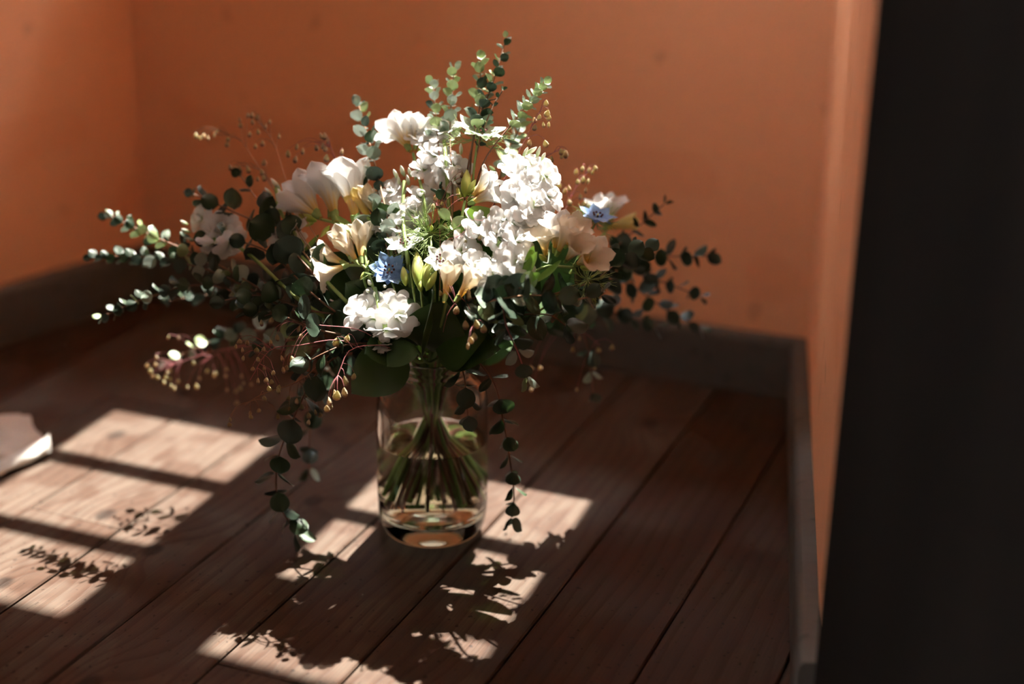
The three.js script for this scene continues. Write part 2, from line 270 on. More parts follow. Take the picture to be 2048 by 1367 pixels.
// ---------------------------------------------------------------- plant shapes
// a sheet: length along +y from the origin, width along x, face along +z
function sheet(nu, nv, f, col) {
  const pos = [], uv = [], c = [], idx = [];
  for (let j = 0; j <= nv; j++) for (let i = 0; i <= nu; i++) {
    const u = i / nu * 2 - 1, v = j / nv, p = f(u, v); pos.push(...p); uv.push((u + 1) / 2, v); if (col) c.push(...col(u, v));
    if (i < nu && j < nv) { const a = j * (nu + 1) + i, b = a + nu + 1; idx.push(a, a + 1, b, a + 1, b + 1, b); }
  }
  const g = new THREE.BufferGeometry(); g.setAttribute('position', new THREE.Float32BufferAttribute(pos, 3)); g.setAttribute('uv', new THREE.Float32BufferAttribute(uv, 2));
  if (col) g.setAttribute('color', new THREE.Float32BufferAttribute(c, 3)); g.setIndex(idx); g.computeVertexNormals(); return g;
}
const roundLeaf = [0.10, 0.22, -0.14, 0.3].map((cup, k) => sheet(6, 7, (u, v) => {
  const w = 0.52 * Math.pow(Math.sin(Math.PI * Math.pow(v, 0.86)), 0.62) * (k === 1 ? 0.86 : 1), x = u * w; return [x, v + (Math.abs(u) * 0.04) * Math.sin(Math.PI * v), cup * (x * x * 3 + (v - 0.3) * (v - 0.3)) - 0.04 * Math.exp(-x * x * 90) + 0.03 * Math.sin(5 * v + 3 * u + k)];
}));
const ovalLeaf = [0.2, -0.2].map((bend) => sheet(6, 9, (u, v) => {
  const w = 0.27 * Math.pow(Math.sin(Math.PI * Math.pow(v, 0.8)), 0.8), x = u * w; return [x, v, bend * v * v + 0.5 * Math.abs(x) * 0.6 + 0.02 * Math.sin(9 * v + 2 * u)];
}));
const blade = sheet(4, 12, (u, v) => { const w = 0.085 * Math.pow(Math.sin(Math.PI * (0.12 + 0.88 * v)), 0.6), x = u * w; return [x, v, 0.28 * v * v + Math.abs(x) * 0.5]; });
// one tepal of a freesia: from the tube's foot (origin) along +y, standing off the axis in +z; open 0 bud .. 1 wide
const tepals = {};
function tepal(open, inner, tint) {
  const key = `${open.toFixed(1)}${inner}${tint}`; if (tepals[key]) return tepals[key];
  const base = tint === 'yellow' ? [0.80, 0.52, 0.06] : tint === 'cream' ? [0.80, 0.60, 0.16] : [0.82, 0.58, 0.12], face = tint === 'yellow' ? [0.78, 0.64, 0.26] : tint === 'cream' ? [0.82, 0.75, 0.62] : [0.83, 0.83, 0.82];
  const rho = (v) => { const tube = 0.035 + 0.075 * smooth(0, 0.55, v); return open < 0.15 ? tube + 0.075 * Math.sin(Math.PI * clamp((v - 0.25) / 0.75)) - 0.06 * smooth(0.75, 1, v) : tube + open * 0.33 * Math.pow(smooth(0.46, 1.04, v), 1.4) + 0.05 * smooth(0.4, 0.75, v); };
  const high = (v) => v * (1 - 0.06 * open) - open * open * 0.12 * smooth(0.75, 1, v);
  return tepals[key] = sheet(8, 15, (u, v) => {
    const r = rho(v) * (inner ? 0.9 : 1), wide = v < 0.5 ? 0.56 * r * 2 * 1.02 : lerp(0.57 * 2 * r, (0.165 + 0.05 * open) * (inner ? 1.08 : 1), smooth(0.5, 0.72, v)), q = clamp((v - 0.66) / 0.34), w = wide * Math.max(0.06, Math.sqrt(1 - q * q));
    const bend = lerp(r, 0.16 + 0.12 * open, smooth(0.45, 0.8, v)), a = u * w / Math.max(bend, 0.03);
    return [bend * Math.sin(a), high(v), r - bend * (1 - Math.cos(a)) + 0.012 * Math.sin(7 * v + 4 * u) * smooth(0.6, 1, v)];
  }, (u, v) => { const t = smooth(0.16, 0.62, v + 0.08 * Math.sin(9 * u)); return [0, 1, 2].map((k) => lerp(base[k], face[k], t)); });
}
const freesiaBud = {};
function budGeo(kind) {
  if (freesiaBud[kind]) return freesiaBud[kind];
  const pts = []; for (let i = 0; i <= 14; i++) { const v = i / 14; pts.push(new THREE.Vector2(0.001 + 0.19 * Math.pow(Math.sin(Math.PI * Math.pow(v, 0.75)), 0.85) * (0.65 + 0.35 * v), v)); }
  const g = new THREE.LatheGeometry(pts, 12), p = g.attributes.position, c = [];
  const a = kind === 'green' ? [0.33, 0.46, 0.06] : [0.46, 0.58, 0.26], b = kind === 'green' ? [0.62, 0.66, 0.18] : [0.84, 0.85, 0.76];
  for (let i = 0; i < p.count; i++) { const th = Math.atan2(p.getZ(i), p.getX(i)), k = 1 + 0.10 * Math.cos(3 * th + 4 * p.getY(i)); p.setX(i, p.getX(i) * k); p.setZ(i, p.getZ(i) * k); const t = smooth(0.1, 0.8, p.getY(i) + 0.12 * Math.cos(3 * th)); for (let j = 0; j < 3; j++) c.push(lerp(a[j], b[j], t)); }
  g.setAttribute('color', new THREE.Float32BufferAttribute(c, 3)); g.computeVertexNormals(); return freesiaBud[kind] = g;
}
const calyx = sheet(10, 5, (u, v) => { const r = 0.045 + 0.03 * v, a = u * Math.PI; return [r * Math.sin(a), v * 0.2 * (1 - 0.25 * Math.abs(Math.sin(1.5 * a)) * (v > 0.9 ? 1 : 0)), r * Math.cos(a)]; });
// ruffled petals of the stock, three cuts
const ruffled = [0, 1, 2, 3].map((k) => sheet(10, 9, (u, v) => {
  const a = Math.min(1, v / 0.62), w = lerp(0.09, 0.50 - 0.05 * (k % 2), Math.sin(a * Math.PI / 2) ** 1.3), q = clamp((v - 0.62) / 0.38), y = v < 0.62 ? v : 0.62 + 0.38 * q * Math.sqrt(Math.max(0, 1 - 0.72 * u * u)) - 0.10 * q * Math.exp(-u * u * 14);
  const x = u * w * (v < 0.62 ? 1 : Math.sqrt(1 - 0.12 * q * q)), wave = 0.035 * v * v * Math.sin(5 * u + 2.1 * k) + 0.03 * v * v * Math.cos(2.4 * u * (k % 2 ? 1 : -1));
  return [x, y, (k < 2 ? 0.16 * v * v - 0.20 * v ** 4 : 0.30 * v * v + 0.10 * v ** 4) + wave + (k > 1 ? 0.30 * u * u * v * 0.5 : 0.05 * u * u * v)];
}, (u, v) => { const t = smooth(0.0, 0.34, v + 0.03 * Math.sin(9 * u + k)); return [lerp(0.46, 0.75, t), lerp(0.55, 0.75, t), lerp(0.24, 0.74, t)]; }));
const husk = [0, 1].map((k) => {
  const pts = []; for (let i = 0; i <= 12; i++) { const v = i / 12, saw = (v * 4) % 1; pts.push(new THREE.Vector2(0.002 + (0.40 * Math.pow(Math.sin(Math.PI * Math.pow(v, 0.72)), 0.8)) * (0.86 + 0.16 * saw), v)); }
  const g = new THREE.LatheGeometry(pts, 8), p = g.attributes.position, c = [];
  for (let i = 0; i < p.count; i++) { p.setZ(i, p.getZ(i) * 0.62); const v = p.getY(i), band = smooth(0.5, 0.9, (v * 4) % 1), t = smooth(0.15, 0.5, v); const q = k ? [0.60, 0.52, 0.26] : [0.62, 0.47, 0.26], d = k ? [0.24, 0.11, 0.08] : [0.17, 0.07, 0.05]; for (let j = 0; j < 3; j++) c.push(lerp(d[j], q[j], t) * (1 - 0.25 * band)); }
  g.setAttribute('color', new THREE.Float32BufferAttribute(c, 3)); g.computeVertexNormals(); g.translate(0, -1, 0); g.rotateX(Math.PI); g.translate(0, -1, 0); g.rotateZ(Math.PI); g.translate(0, -1, 0); return g;
});
// husk now hangs: its foot at the origin, its tip towards -y
for (const g of husk) { g.computeBoundingBox(); const { min, max } = g.boundingBox; if (Math.abs(max.y) > Math.abs(min.y)) g.rotateX(Math.PI); g.computeBoundingBox(); g.translate(0, -g.boundingBox.max.y, 0); }

function tube(points, r0, r1, seg = 28, sides = 6, tension = 'centripetal') {
  const curve = new THREE.CatmullRomCurve3(points, false, tension), n = seg + 1, pos = [], nor = [], uv = [], idx = [], fr = curve.computeFrenetFrames(seg, false);
  for (let i = 0; i < n; i++) {
    const p = curve.getPointAt(i / seg), r = lerp(r0, r1, i / seg);
    for (let k = 0; k <= sides; k++) { const a = k / sides * 2 * Math.PI, d = fr.normals[i].clone().multiplyScalar(Math.cos(a)).addScaledVector(fr.binormals[i], Math.sin(a)); pos.push(p.x + d.x * r, p.y + d.y * r, p.z + d.z * r); nor.push(d.x, d.y, d.z); uv.push(k / sides, i / seg); }
    if (i < seg) for (let k = 0; k < sides; k++) { const a = i * (sides + 1) + k, b = a + sides + 1; idx.push(a, a + 1, b, a + 1, b + 1, b); }
  }
  const g = new THREE.BufferGeometry(); g.setAttribute('position', new THREE.Float32BufferAttribute(pos, 3)); g.setAttribute('normal', new THREE.Float32BufferAttribute(nor, 3)); g.setAttribute('uv', new THREE.Float32BufferAttribute(uv, 2)); g.setIndex(idx); g.userData.curve = curve; return g;
}
// frame whose +y runs along dir and whose +z faces hint
function aim(o, pos, dir, hint, s) {
  const y = dir.clone().normalize(), z = hint.clone().addScaledVector(y, -hint.dot(y)); if (z.lengthSq() < 1e-8) z.set(y.y, y.z, y.x).addScaledVector(y, -(y.y * y.x + y.z * y.y + y.x * y.z)); z.normalize();
  const x = y.clone().cross(z); o.quaternion.setFromRotationMatrix(new THREE.Matrix4().makeBasis(x, y, z)); o.position.copy(pos); o.scale.setScalar(s); return o;
}
const randDir = () => { const y = rr(-1, 1), a = rr(0, 6.283), r = Math.sqrt(1 - y * y); return V(r * Math.cos(a), y, r * Math.sin(a)); };

// every stem passes the jar's mouth and ends in the water on the other side of the bundle
let stemCount = 0;
function rooted(path) {
  const head = path[0].clone().sub(JAR), i = stemCount++, a0 = Math.atan2(head.z, head.x) + rr(-0.7, 0.7), rm = 0.019 * Math.sqrt((i * 0.618) % 1) + 0.004, rf = 0.014 + 0.026 * Math.sqrt((i * 0.381) % 1), a1 = a0 + Math.PI + rr(-0.9, 0.9), yf = rr(0.027, 0.046);
  const p = (a, r, y) => V(JAR.x + Math.cos(a) * r, y, JAR.z + Math.sin(a) * r);
  const foot = p(a1, rf, yf), waist = p(a0, 0.012 * ((i * 0.618) % 1), 0.135), mouth = p(a0, rm, 0.178);
  const out = [foot, foot.clone().lerp(waist, 0.5), waist, mouth];
  const d = path[0].clone().sub(mouth); if (d.length() > 0.05) out.push(mouth.clone().addScaledVector(d, 0.45).add(V(0, path[0].y > mouth.y + 0.02 ? -0.008 : 0.022, 0)));
  return { foot, points: [...out, ...path] };
}
const pts = (list) => list.map((p) => atLit(...p));
const CENTRE = at(830, 660, -0.03);

// ---------------------------------------------------------------- freesias
const FREESIA = 'white freesia stems in the bouquet';
function freesia(label, path, florets, buds = [], tint = 'white') {
  const o = thing('freesia_stem', label, 'flower', FREESIA), P = pts(path), { foot, points } = rooted(P);
  mesh('stem', tube(points, 0.0021, 0.0013, 44), stemPale, o);
  const fit = (list, f) => { for (const e of list) f(atLit(e[0], e[1], e[2]), atLit(e[3], e[4], e[5]), e); };
  fit(florets, (b, m, e) => {
    const open = e[6] ?? 0.8, L = b.distanceTo(m) * (open > 0.5 ? 1.06 : 1.1) * (e[7] ?? 1), dir = m.clone().sub(b), fl = new THREE.Group(); fl.name = 'floret'; o.add(fl);
    aim(fl, b, dir, randDir(), Math.max(L, 0.036));
    for (let k = 0; k < 6; k++) { const pe = mesh('petal', tepal(Math.round(clamp(open + rr(-0.12, 0.12), 0.2, 1.1) * 5) / 5, k % 2, e[8] ?? tint), white, fl); pe.rotation.y = k * Math.PI / 3 + rr(-0.06, 0.06); pe.rotation.x = rr(-0.02, 0.04); }
    mesh('calyx', calyx, stemPale, fl);
  });
  fit(buds, (b, m, e) => { const bud = mesh('bud', budGeo(e[6] ?? 'green'), budSkin, o); aim(bud, b, m.clone().sub(b), randDir(), b.distanceTo(m)); });
  return based(o, foot);
}
freesia('freesia with tall white trumpets and yellow throats above the cream freesia', [[740, 560, 0.05], [724, 480, 0.06], [690, 452, 0.07], [642, 438, 0.08]], [[714, 455, 0.07, 698, 336, 0.075, 0.7], [672, 444, 0.075, 648, 338, 0.085, 0.8], [660, 436, 0.06, 674, 346, 0.05, 0.75], [640, 436, 0.08, 596, 362, 0.085, 0.8], [642, 436, 0.09, 574, 396, 0.10, 0.4]], [[634, 442, 0.085, 596, 428, 0.09, 'green'], [628, 446, 0.085, 606, 452, 0.09, 'green'], [660, 450, 0.085, 640, 475, 0.095, 'green']]);
freesia('cream freesia with a drooping open floret beside the blue nigella', [[765, 640, 0.05], [742, 560, 0.09], [728, 532, 0.10], [700, 530, 0.105]], [[724, 528, 0.10, 722, 458, 0.11, 0.55, 1.1, 'cream'], [706, 524, 0.09, 682, 470, 0.085, 0.5, 1.1, 'cream'], [700, 528, 0.085, 640, 550, 0.13, 1.1, 1.2, 'cream'], [694, 528, 0.11, 656, 512, 0.12, 0.6, 1, 'cream'], [718, 530, 0.115, 696, 498, 0.13, 0.4, 1.15, 'cream']], [[728, 540, 0.10, 738, 520, 0.105, 'green'], [730, 542, 0.11, 720, 560, 0.12, 'green']], 'cream');
freesia('wide open white freesia near the top of the bouquet', [[850, 420, 0.02], [826, 306, 0.02]], [[822, 302, 0.01, 784, 250, 0.04, 1.1, 1.15], [830, 300, 0.02, 834, 240, 0.02, 1, 1.1], [816, 302, 0.03, 814, 258, 0.055, 0.9]], [[835, 305, 0.02, 850, 285, 0.03, 'green']]);
freesia('white freesia with green buds in the middle of the bouquet', [[930, 520, 0.06], [924, 436, 0.10], [930, 402, 0.10]], [[936, 408, 0.08, 1000, 380, 0.12, 1.0, 1.05], [936, 402, 0.10, 990, 345, 0.10, 0.7]], [[930, 396, 0.10, 934, 338, 0.105, 'green'], [934, 390, 0.10, 972, 368, 0.11, 'green'], [924, 402, 0.10, 914, 372, 0.11, 'green'], [932, 392, 0.10, 952, 358, 0.11, 'green']]);
freesia('blush cream freesia with five florets beside the dark eucalyptus', [[1020, 600, 0.05], [1085, 535, 0.07], [1150, 535, 0.07]], [[1092, 520, 0.075, 1086, 456, 0.12, 1.1, 1.1, 'cream'], [1108, 505, 0.07, 1122, 430, 0.08, 0.9, 1, 'white'], [1112, 512, 0.09, 1132, 468, 0.13, 0.6, 1, 'cream'], [1130, 524, 0.09, 1156, 490, 0.13, 0.7, 1, 'cream'], [1150, 530, 0.07, 1200, 502, 0.10, 0.7, 1, 'cream'], [1130, 495, 0.06, 1158, 446, 0.075, 0.8, 1, 'cream']], [[1160, 534, 0.08, 1182, 538, 0.09, 'green'], [1095, 524, 0.09, 1078, 508, 0.10, 'green']], 'cream');
freesia('white freesia with a yellow bud behind the blush cream freesia', [[1100, 600, -0.05], [1190, 490, -0.09], [1212, 462, -0.10]], [[1212, 458, -0.10, 1200, 388, -0.10, 0.8], [1218, 456, -0.10, 1230, 398, -0.10, 0.8], [1204, 458, -0.10, 1250, 446, -0.095, 0.3, 1, 'yellow']]);
freesia('small cream freesia low down beside the green buds', [[880, 660, 0.08], [892, 606, 0.12]], [[888, 604, 0.12, 898, 556, 0.135, 0.6, 1, 'cream'], [910, 604, 0.12, 934, 572, 0.13, 0.8, 1, 'cream']], [], 'cream');
freesia('freesia stalk of plump green closed buds in the middle', [[850, 650, 0.08], [842, 582, 0.12]], [], [[838, 576, 0.12, 834, 502, 0.125, 'green'], [850, 576, 0.12, 862, 512, 0.12, 'green'], [842, 584, 0.13, 838, 545, 0.145, 'green'], [852, 582, 0.12, 874, 540, 0.13, 'green'], [812, 572, 0.12, 806, 532, 0.13, 'green']]);
freesia('yellow tinged freesia tucked behind the tall white trumpets', [[780, 500, 0.03], [752, 440, 0.03]], [[742, 442, 0.03, 714, 392, 0.03, 0.5, 1, 'yellow'], [758, 434, 0.03, 734, 396, 0.045, 0.5, 1, 'cream']], [], 'yellow');

// ---------------------------------------------------------------- stocks
const STOCK = 'white ruffled stock stems in the bouquet';
function stock(label, path, florets, buds = []) {
  const o = thing('stock_stem', label, 'flower', STOCK), P = pts(path), { foot, points } = rooted(P); mesh('stem', tube(points, 0.0024, 0.0016, 44), stemPale, o);
  for (const [px, py, d, size, fx, fy] of florets) {
    const p = atLit(px, py, d), face = p.clone().sub(CENTRE).normalize().addScaledVector(toCam, 0.35).add(randDir().multiplyScalar(0.25));
    if (fx !== undefined) face.copy(sideways).multiplyScalar(fx).add(V(0, fy, 0)).addScaledVector(toCam, 0.4);
    face.normalize(); const R = size * PX * 1.22, fl = new THREE.Group(); fl.name = 'floret'; o.add(fl); aim(fl, p.addScaledVector(face, -R * 0.3), face, randDir(), R);
    const ring = (n, kind, tilt, s, ph) => { for (let k = 0; k < n; k++) { const a = ph + k / n * 6.283 + rr(-0.15, 0.15), t = tilt + rr(-0.14, 0.14), dir = V(Math.sin(a) * Math.cos(t), Math.sin(t), Math.cos(a) * Math.cos(t)), pe = mesh('petal', ruffled[(kind + Math.floor(rnd() * 2)) % 4], white, fl); aim(pe, dir.clone().multiplyScalar(0.04), dir, V(0, 1, 0).add(randDir().multiplyScalar(0.2)), s * rr(0.88, 1.1)); } };
    ring(4, 0, 0.06, 1.0, rr(0, 6)); ring(4, 0, 0.5, 0.76, rr(0, 6)); ring(3, 2, 0.95, 0.52, rr(0, 6));
    const tail = mesh('calyx', calyx, stemPale, fl); tail.rotation.x = Math.PI; tail.scale.setScalar(2.2); tail.position.y = 0.12;
  }
  for (const [px, py, d, size] of buds) { const p = atLit(px, py, d), b = mesh('bud', budGeo('pale'), budSkin, o), f = p.clone().sub(CENTRE).normalize().add(randDir().multiplyScalar(0.35)); aim(b, p.addScaledVector(f.normalize(), -size * PX * 0.7), f, randDir(), size * PX * 1.7); }
  return based(o, foot);
}
stock('full white stock spike under the wide open top freesia', [[900, 470, 0.03], [895, 370, 0.05], [888, 280, 0.02]], [[875, 300, 0.05, 34], [893, 340, 0.085, 38, 0, 0.3], [888, 252, 0.03, 32, 0, 1], [837, 268, 0.05, 27], [912, 322, 0.05, 30], [850, 332, 0.06, 26], [918, 358, 0.09, 26, 0.5, 0.2], [868, 268, 0.02, 26]], [[922, 300, 0.04, 14]]);
stock('white stock with pale green buds at its tip beside yellow tinged freesia', [[815, 520, 0.06], [806, 430, 0.07], [808, 362, 0.07]], [[780, 378, 0.07, 25], [786, 412, 0.09, 31], [826, 418, 0.10, 32], [800, 444, 0.10, 30], [768, 442, 0.09, 26], [842, 388, 0.06, 26]], [[792, 350, 0.075, 15], [806, 344, 0.075, 16], [820, 346, 0.07, 14], [832, 352, 0.07, 14], [798, 364, 0.08, 13], [816, 362, 0.085, 14]]);
stock('tall white stock crowned with green buds behind the middle freesia', [[1010, 520, 0.04], [1050, 420, 0.04], [1056, 325, 0.03]], [[1052, 352, 0.06, 36], [1098, 346, 0.04, 32], [1102, 386, 0.05, 30], [1040, 384, 0.08, 30], [1078, 405, 0.08, 32], [1070, 326, 0.03, 25], [1030, 326, 0.04, 26], [1062, 375, 0.075, 28]], [[1050, 306, 0.03, 14], [1062, 302, 0.03, 15], [1076, 306, 0.03, 14], [1086, 314, 0.03, 13]]);
stock('white stock florets below the middle freesia', [[960, 580, 0.07], [1000, 480, 0.09]], [[968, 447, 0.11, 35], [1015, 437, 0.10, 32], [1036, 445, 0.10, 26], [1002, 468, 0.12, 30], [1060, 422, 0.08, 26], [1040, 478, 0.10, 28]], []);
stock('white stock with slender green buds beside the thready nigella', [[940, 620, 0.07], [985, 540, 0.11]], [[931, 498, 0.13, 35], [1008, 510, 0.13, 33, -0.3, 0.5], [1039, 520, 0.12, 33], [993, 550, 0.135, 30], [958, 525, 0.12, 27]], [[942, 462, 0.13, 10], [955, 468, 0.135, 10], [968, 470, 0.135, 10], [974, 458, 0.13, 9]]);
stock('white stock hanging low over the jar mouth', [[800, 690, 0.06], [765, 640, 0.09], [750, 575, 0.11]], [[726, 614, 0.125, 37, -0.2, 0.5], [802, 634, 0.12, 37, 0.2, 0.1], [745, 648, 0.12, 34, -0.2, -0.4], [770, 672, 0.10, 32, 0, -0.7], [760, 698, 0.09, 25, 0, -1], [784, 606, 0.11, 27]], [[740, 566, 0.115, 15], [756, 560, 0.115, 15], [770, 572, 0.12, 14], [766, 592, 0.13, 16], [750, 590, 0.13, 13], [736, 582, 0.12, 13]]);
stock('shaded blush white stock among dark round eucalyptus leaves', [[600, 600, 0.05], [500, 510, 0.07], [420, 460, 0.08]], [[396, 436, 0.085, 30, -0.4, 0.3], [444, 455, 0.10, 34, 0, 0.2], [426, 497, 0.10, 31, 0, -0.4], [466, 490, 0.10, 31, 0.3, -0.2], [412, 470, 0.09, 30, -0.3, 0]], [[374, 462, 0.085, 13], [370, 446, 0.085, 11], [380, 478, 0.085, 12]]);
stock('white stock florets beneath the tall white freesia trumpets', [[690, 600, 0.05], [600, 510, 0.07]], [[580, 486, 0.11, 31], [584, 452, 0.10, 27], [570, 505, 0.11, 25, -0.2, -0.6], [552, 472, 0.10, 22]], []);
stock('stock tip of closed pale buds beside the tall freesia', [[600, 480, 0.05], [560, 420, 0.06], [552, 375, 0.06]], [], [[553, 370, 0.06, 19], [538, 384, 0.06, 13], [562, 388, 0.06, 13], [542, 402, 0.065, 12], [566, 406, 0.06, 12], [548, 420, 0.065, 11]]);

// ---------------------------------------------------------------- nigellas
const NIGELLA = 'nigella stems in the bouquet';
function nigella(label, [px, py, d], R, face, kind, path, opts = {}) {
  const o = thing('nigella_stem', label, 'flower', NIGELLA), c = atLit(px, py, d), f = sideways.clone().multiplyScalar(face[0]).add(V(0, face[1], 0)).addScaledVector(toCam, face[2]).normalize();
  const { foot, points } = rooted([...pts(path), c.clone().addScaledVector(f, -0.004)]); mesh('stem', tube(points, 0.0014, 0.0009, 40), stemPale, o);
  const x = f.clone().cross(randDir()).normalize(), y = f.clone().cross(x), r = R * PX, th = [];
  if (kind) for (let ring = 0; ring < 2; ring++) for (let k = 0; k < 6; k++) { const a = k / 6 * 6.283 + ring * 0.5 + rr(-0.1, 0.1), out = x.clone().multiplyScalar(Math.cos(a)).addScaledVector(y, Math.sin(a)).addScaledVector(f, 0.12 + 0.2 * ring).normalize(), pe = mesh('petal', ovalLeaf[ring], nigellaPetal[kind], o); aim(pe, c, out, f, r * (ring ? 0.8 : 1)); pe.scale.x *= 1.15; }
  const n = opts.threads ?? 34;
  for (let k = 0; k < n; k++) {
    const a = rr(0, 6.283), out = x.clone().multiplyScalar(Math.cos(a)).addScaledVector(y, Math.sin(a)), lift = opts.ball ? rr(-0.6, 1) : rr(-0.4, 0.5), dir = out.addScaledVector(f, lift).normalize(), L = r * rr(0.7, 1.3), s = c.clone().addScaledVector(f, -0.003), m = s.clone().addScaledVector(dir, L * 0.5).addScaledVector(f, -0.1 * L), e = s.clone().addScaledVector(dir, L).addScaledVector(f, 0.22 * L);
    th.push(tube([s, m, e], 0.00042, 0.00016, 5, 3)); for (let b = 0; b < 3; b++) { const q = m.clone().lerp(e, rr(0, 0.6)), t = q.clone().addScaledVector(dir, L * 0.3).add(randDir().multiplyScalar(L * 0.22)); th.push(tube([q, q.clone().lerp(t, 0.5).addScaledVector(f, 0.02 * L), t], 0.0003, 0.00013, 3, 3)); }
  }
  const bracts = mesh('bract_threads', mergeGeometries(th), thread, o); bracts.userData = { kind: 'stuff' };
  const sty = mesh('pistil', budGeo('green'), budSkin, o); aim(sty, c, f, randDir(), r * (opts.pod ?? 0.3));
  if (kind) for (let k = 0; k < 7; k++) { const st = new THREE.SphereGeometry(0.0011, 6, 5), p = c.clone().addScaledVector(f, r * 0.22).addScaledVector(x, Math.cos(k * 0.9) * r * 0.22).addScaledVector(y, Math.sin(k * 0.9) * r * 0.22), m = mesh('anther', st, anther, o); m.position.copy(p); }
  return based(o, foot);
}
nigella('white nigella with feathery petals above the blue nigella', [812, 488, 0.125], 42, [-0.25, 1, 0.35], 'white', [[830, 600, 0.08]]);
nigella('blue nigella with thready bracts beside the green buds', [778, 542, 0.13], 40, [0.1, 0.75, 0.65], 'blue', [[805, 620, 0.08]], { threads: 26 });
nigella('green ball of thready nigella bracts in the bouquet centre', [862, 462, 0.13], 46, [0.1, 0.7, 0.6], null, [[870, 600, 0.08], [864, 520, 0.12]], { threads: 70, ball: true, pod: 0.45 });
nigella('pale nigella seen edge on near the top eucalyptus', [958, 268, 0.02], 56, [0.25, 1, 0.1], 'pale', [[945, 480, 0.03], [946, 360, 0.03]]);
nigella('blue nigella behind the blush cream freesia', [1194, 436, -0.02], 40, [0.2, 1, 0.2], 'blue', [[1110, 590, 0.0]]);
nigella('thready nigella seed head by the dark eucalyptus leaves', [1180, 556, 0.08], 40, [0.5, 0.6, 0.5], null, [[1080, 620, 0.06]], { threads: 36, ball: true, pod: 0.35 });
nigella('white thready nigella below the green nigella bracts', [882, 520, 0.12], 34, [0, 0.8, 0.6], 'white', [[876, 620, 0.08]], { threads: 20 });

// ---------------------------------------------------------------- eucalyptus
const GUM = 'eucalyptus sprigs in the bouquet';
function sprig(label, path, n, big, small, opt = {}) {
  const o = thing('eucalyptus_sprig', label, 'eucalyptus', GUM), P = pts(path), free = new THREE.CatmullRomCurve3(P, false, 'centripetal'), L = free.getLength();
  const { foot, points } = rooted(P); mesh('stem', tube(points, 0.0016, 0.0006, 52, 5), opt.stem ?? stemBrown, o);
  let turn = rr(0, 3.1);
  for (let i = 0; i <= n; i++) {
    const t = lerp(opt.from ?? 0, 1, clamp(Math.pow((i + 0.25) / (n + 0.25), opt.crowd ?? 0.85))), p = free.getPointAt(t), T = free.getTangentAt(t), q = Math.abs(T.y) > 0.9 ? V(1, 0, 0) : V(0, 1, 0), a = T.clone().cross(q).normalize(), b = T.clone().cross(a), size = lerp(big, small, Math.pow(t, opt.taper ?? 1.2)) * PX * 2.35 * rr(0.85, 1.12);
    turn += Math.PI / 2 + rr(-0.3, 0.3);
    for (const s of [0, Math.PI]) {
      if (rnd() < (opt.bare ?? 0.04) && i < n) continue;
      const out = a.clone().multiplyScalar(Math.cos(turn + s)).addScaledVector(b, Math.sin(turn + s)), lean = i === n ? 1.3 : rr(0.15, 0.65) + 0.4 * t, dir = out.clone().addScaledVector(T, lean).add(randDir().multiplyScalar(0.18)).normalize(), face = T.clone().addScaledVector(out, -lean).add(randDir().multiplyScalar(0.3));
      const pale = opt.pale ?? 0, m = rnd() < pale ? gumSunlit : gumShaded, lf = mesh('leaf', roundLeaf[Math.floor(rnd() * 4)], m[Math.floor(rnd() * 3)], o);  // pale is the share of leaves painted in the sunlit tone
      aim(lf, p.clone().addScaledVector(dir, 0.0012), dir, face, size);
    }
  }
  return based(o, foot);
}
// crown
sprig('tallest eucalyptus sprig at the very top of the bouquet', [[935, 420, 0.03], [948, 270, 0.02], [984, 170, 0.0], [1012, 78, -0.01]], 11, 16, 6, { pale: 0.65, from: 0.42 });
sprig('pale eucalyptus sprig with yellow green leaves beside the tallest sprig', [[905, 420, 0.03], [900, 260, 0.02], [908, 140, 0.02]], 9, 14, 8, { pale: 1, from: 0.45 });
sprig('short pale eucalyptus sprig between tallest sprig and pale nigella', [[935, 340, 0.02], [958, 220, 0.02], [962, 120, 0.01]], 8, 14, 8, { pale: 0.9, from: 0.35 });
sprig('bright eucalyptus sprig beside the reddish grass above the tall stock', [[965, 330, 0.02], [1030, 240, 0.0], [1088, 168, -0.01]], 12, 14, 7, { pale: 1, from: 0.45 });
sprig('tiny dark eucalyptus tip close to the tallest sprig', [[955, 300, 0.02], [985, 215, 0.02], [1004, 182, 0.02]], 6, 6, 4);
sprig('eucalyptus sprig with grey oval leaves rising beside the open freesia', [[775, 440, 0.04], [748, 320, 0.05], [718, 212, 0.05]], 9, 18, 9, { pale: 0.6, stem: stemTan, from: 0.3 });
sprig('small pale eucalyptus sprig behind the wide open freesia', [[880, 340, 0.0], [872, 240, 0.01], [866, 168, 0.01]], 8, 12, 7, { pale: 0.9, from: 0.35 });
sprig('eucalyptus with blurred pale leaves behind the tall stock', [[985, 420, -0.04], [1010, 320, -0.05], [1040, 255, -0.05]], 8, 15, 10, { pale: 0.9, from: 0.35 });
sprig('eucalyptus with dark leaves among the yellow tinged freesia', [[790, 500, 0.04], [740, 420, 0.06], [706, 362, 0.07]], 5, 17, 12, { pale: 0.2 });
sprig('eucalyptus tip with bright leaves beside the stock buds', [[800, 470, 0.05], [760, 400, 0.08], [752, 358, 0.08]], 4, 14, 9, { pale: 0.8 });
sprig('eucalyptus with silver leaves between top stock and middle freesia', [[910, 500, 0.07], [900, 430, 0.10], [880, 384, 0.10]], 5, 15, 9, { pale: 0.6 });
sprig('small needle leaved eucalyptus tip beside the feathery white nigella', [[775, 500, 0.10], [763, 455, 0.12], [762, 425, 0.12]], 6, 7, 5);
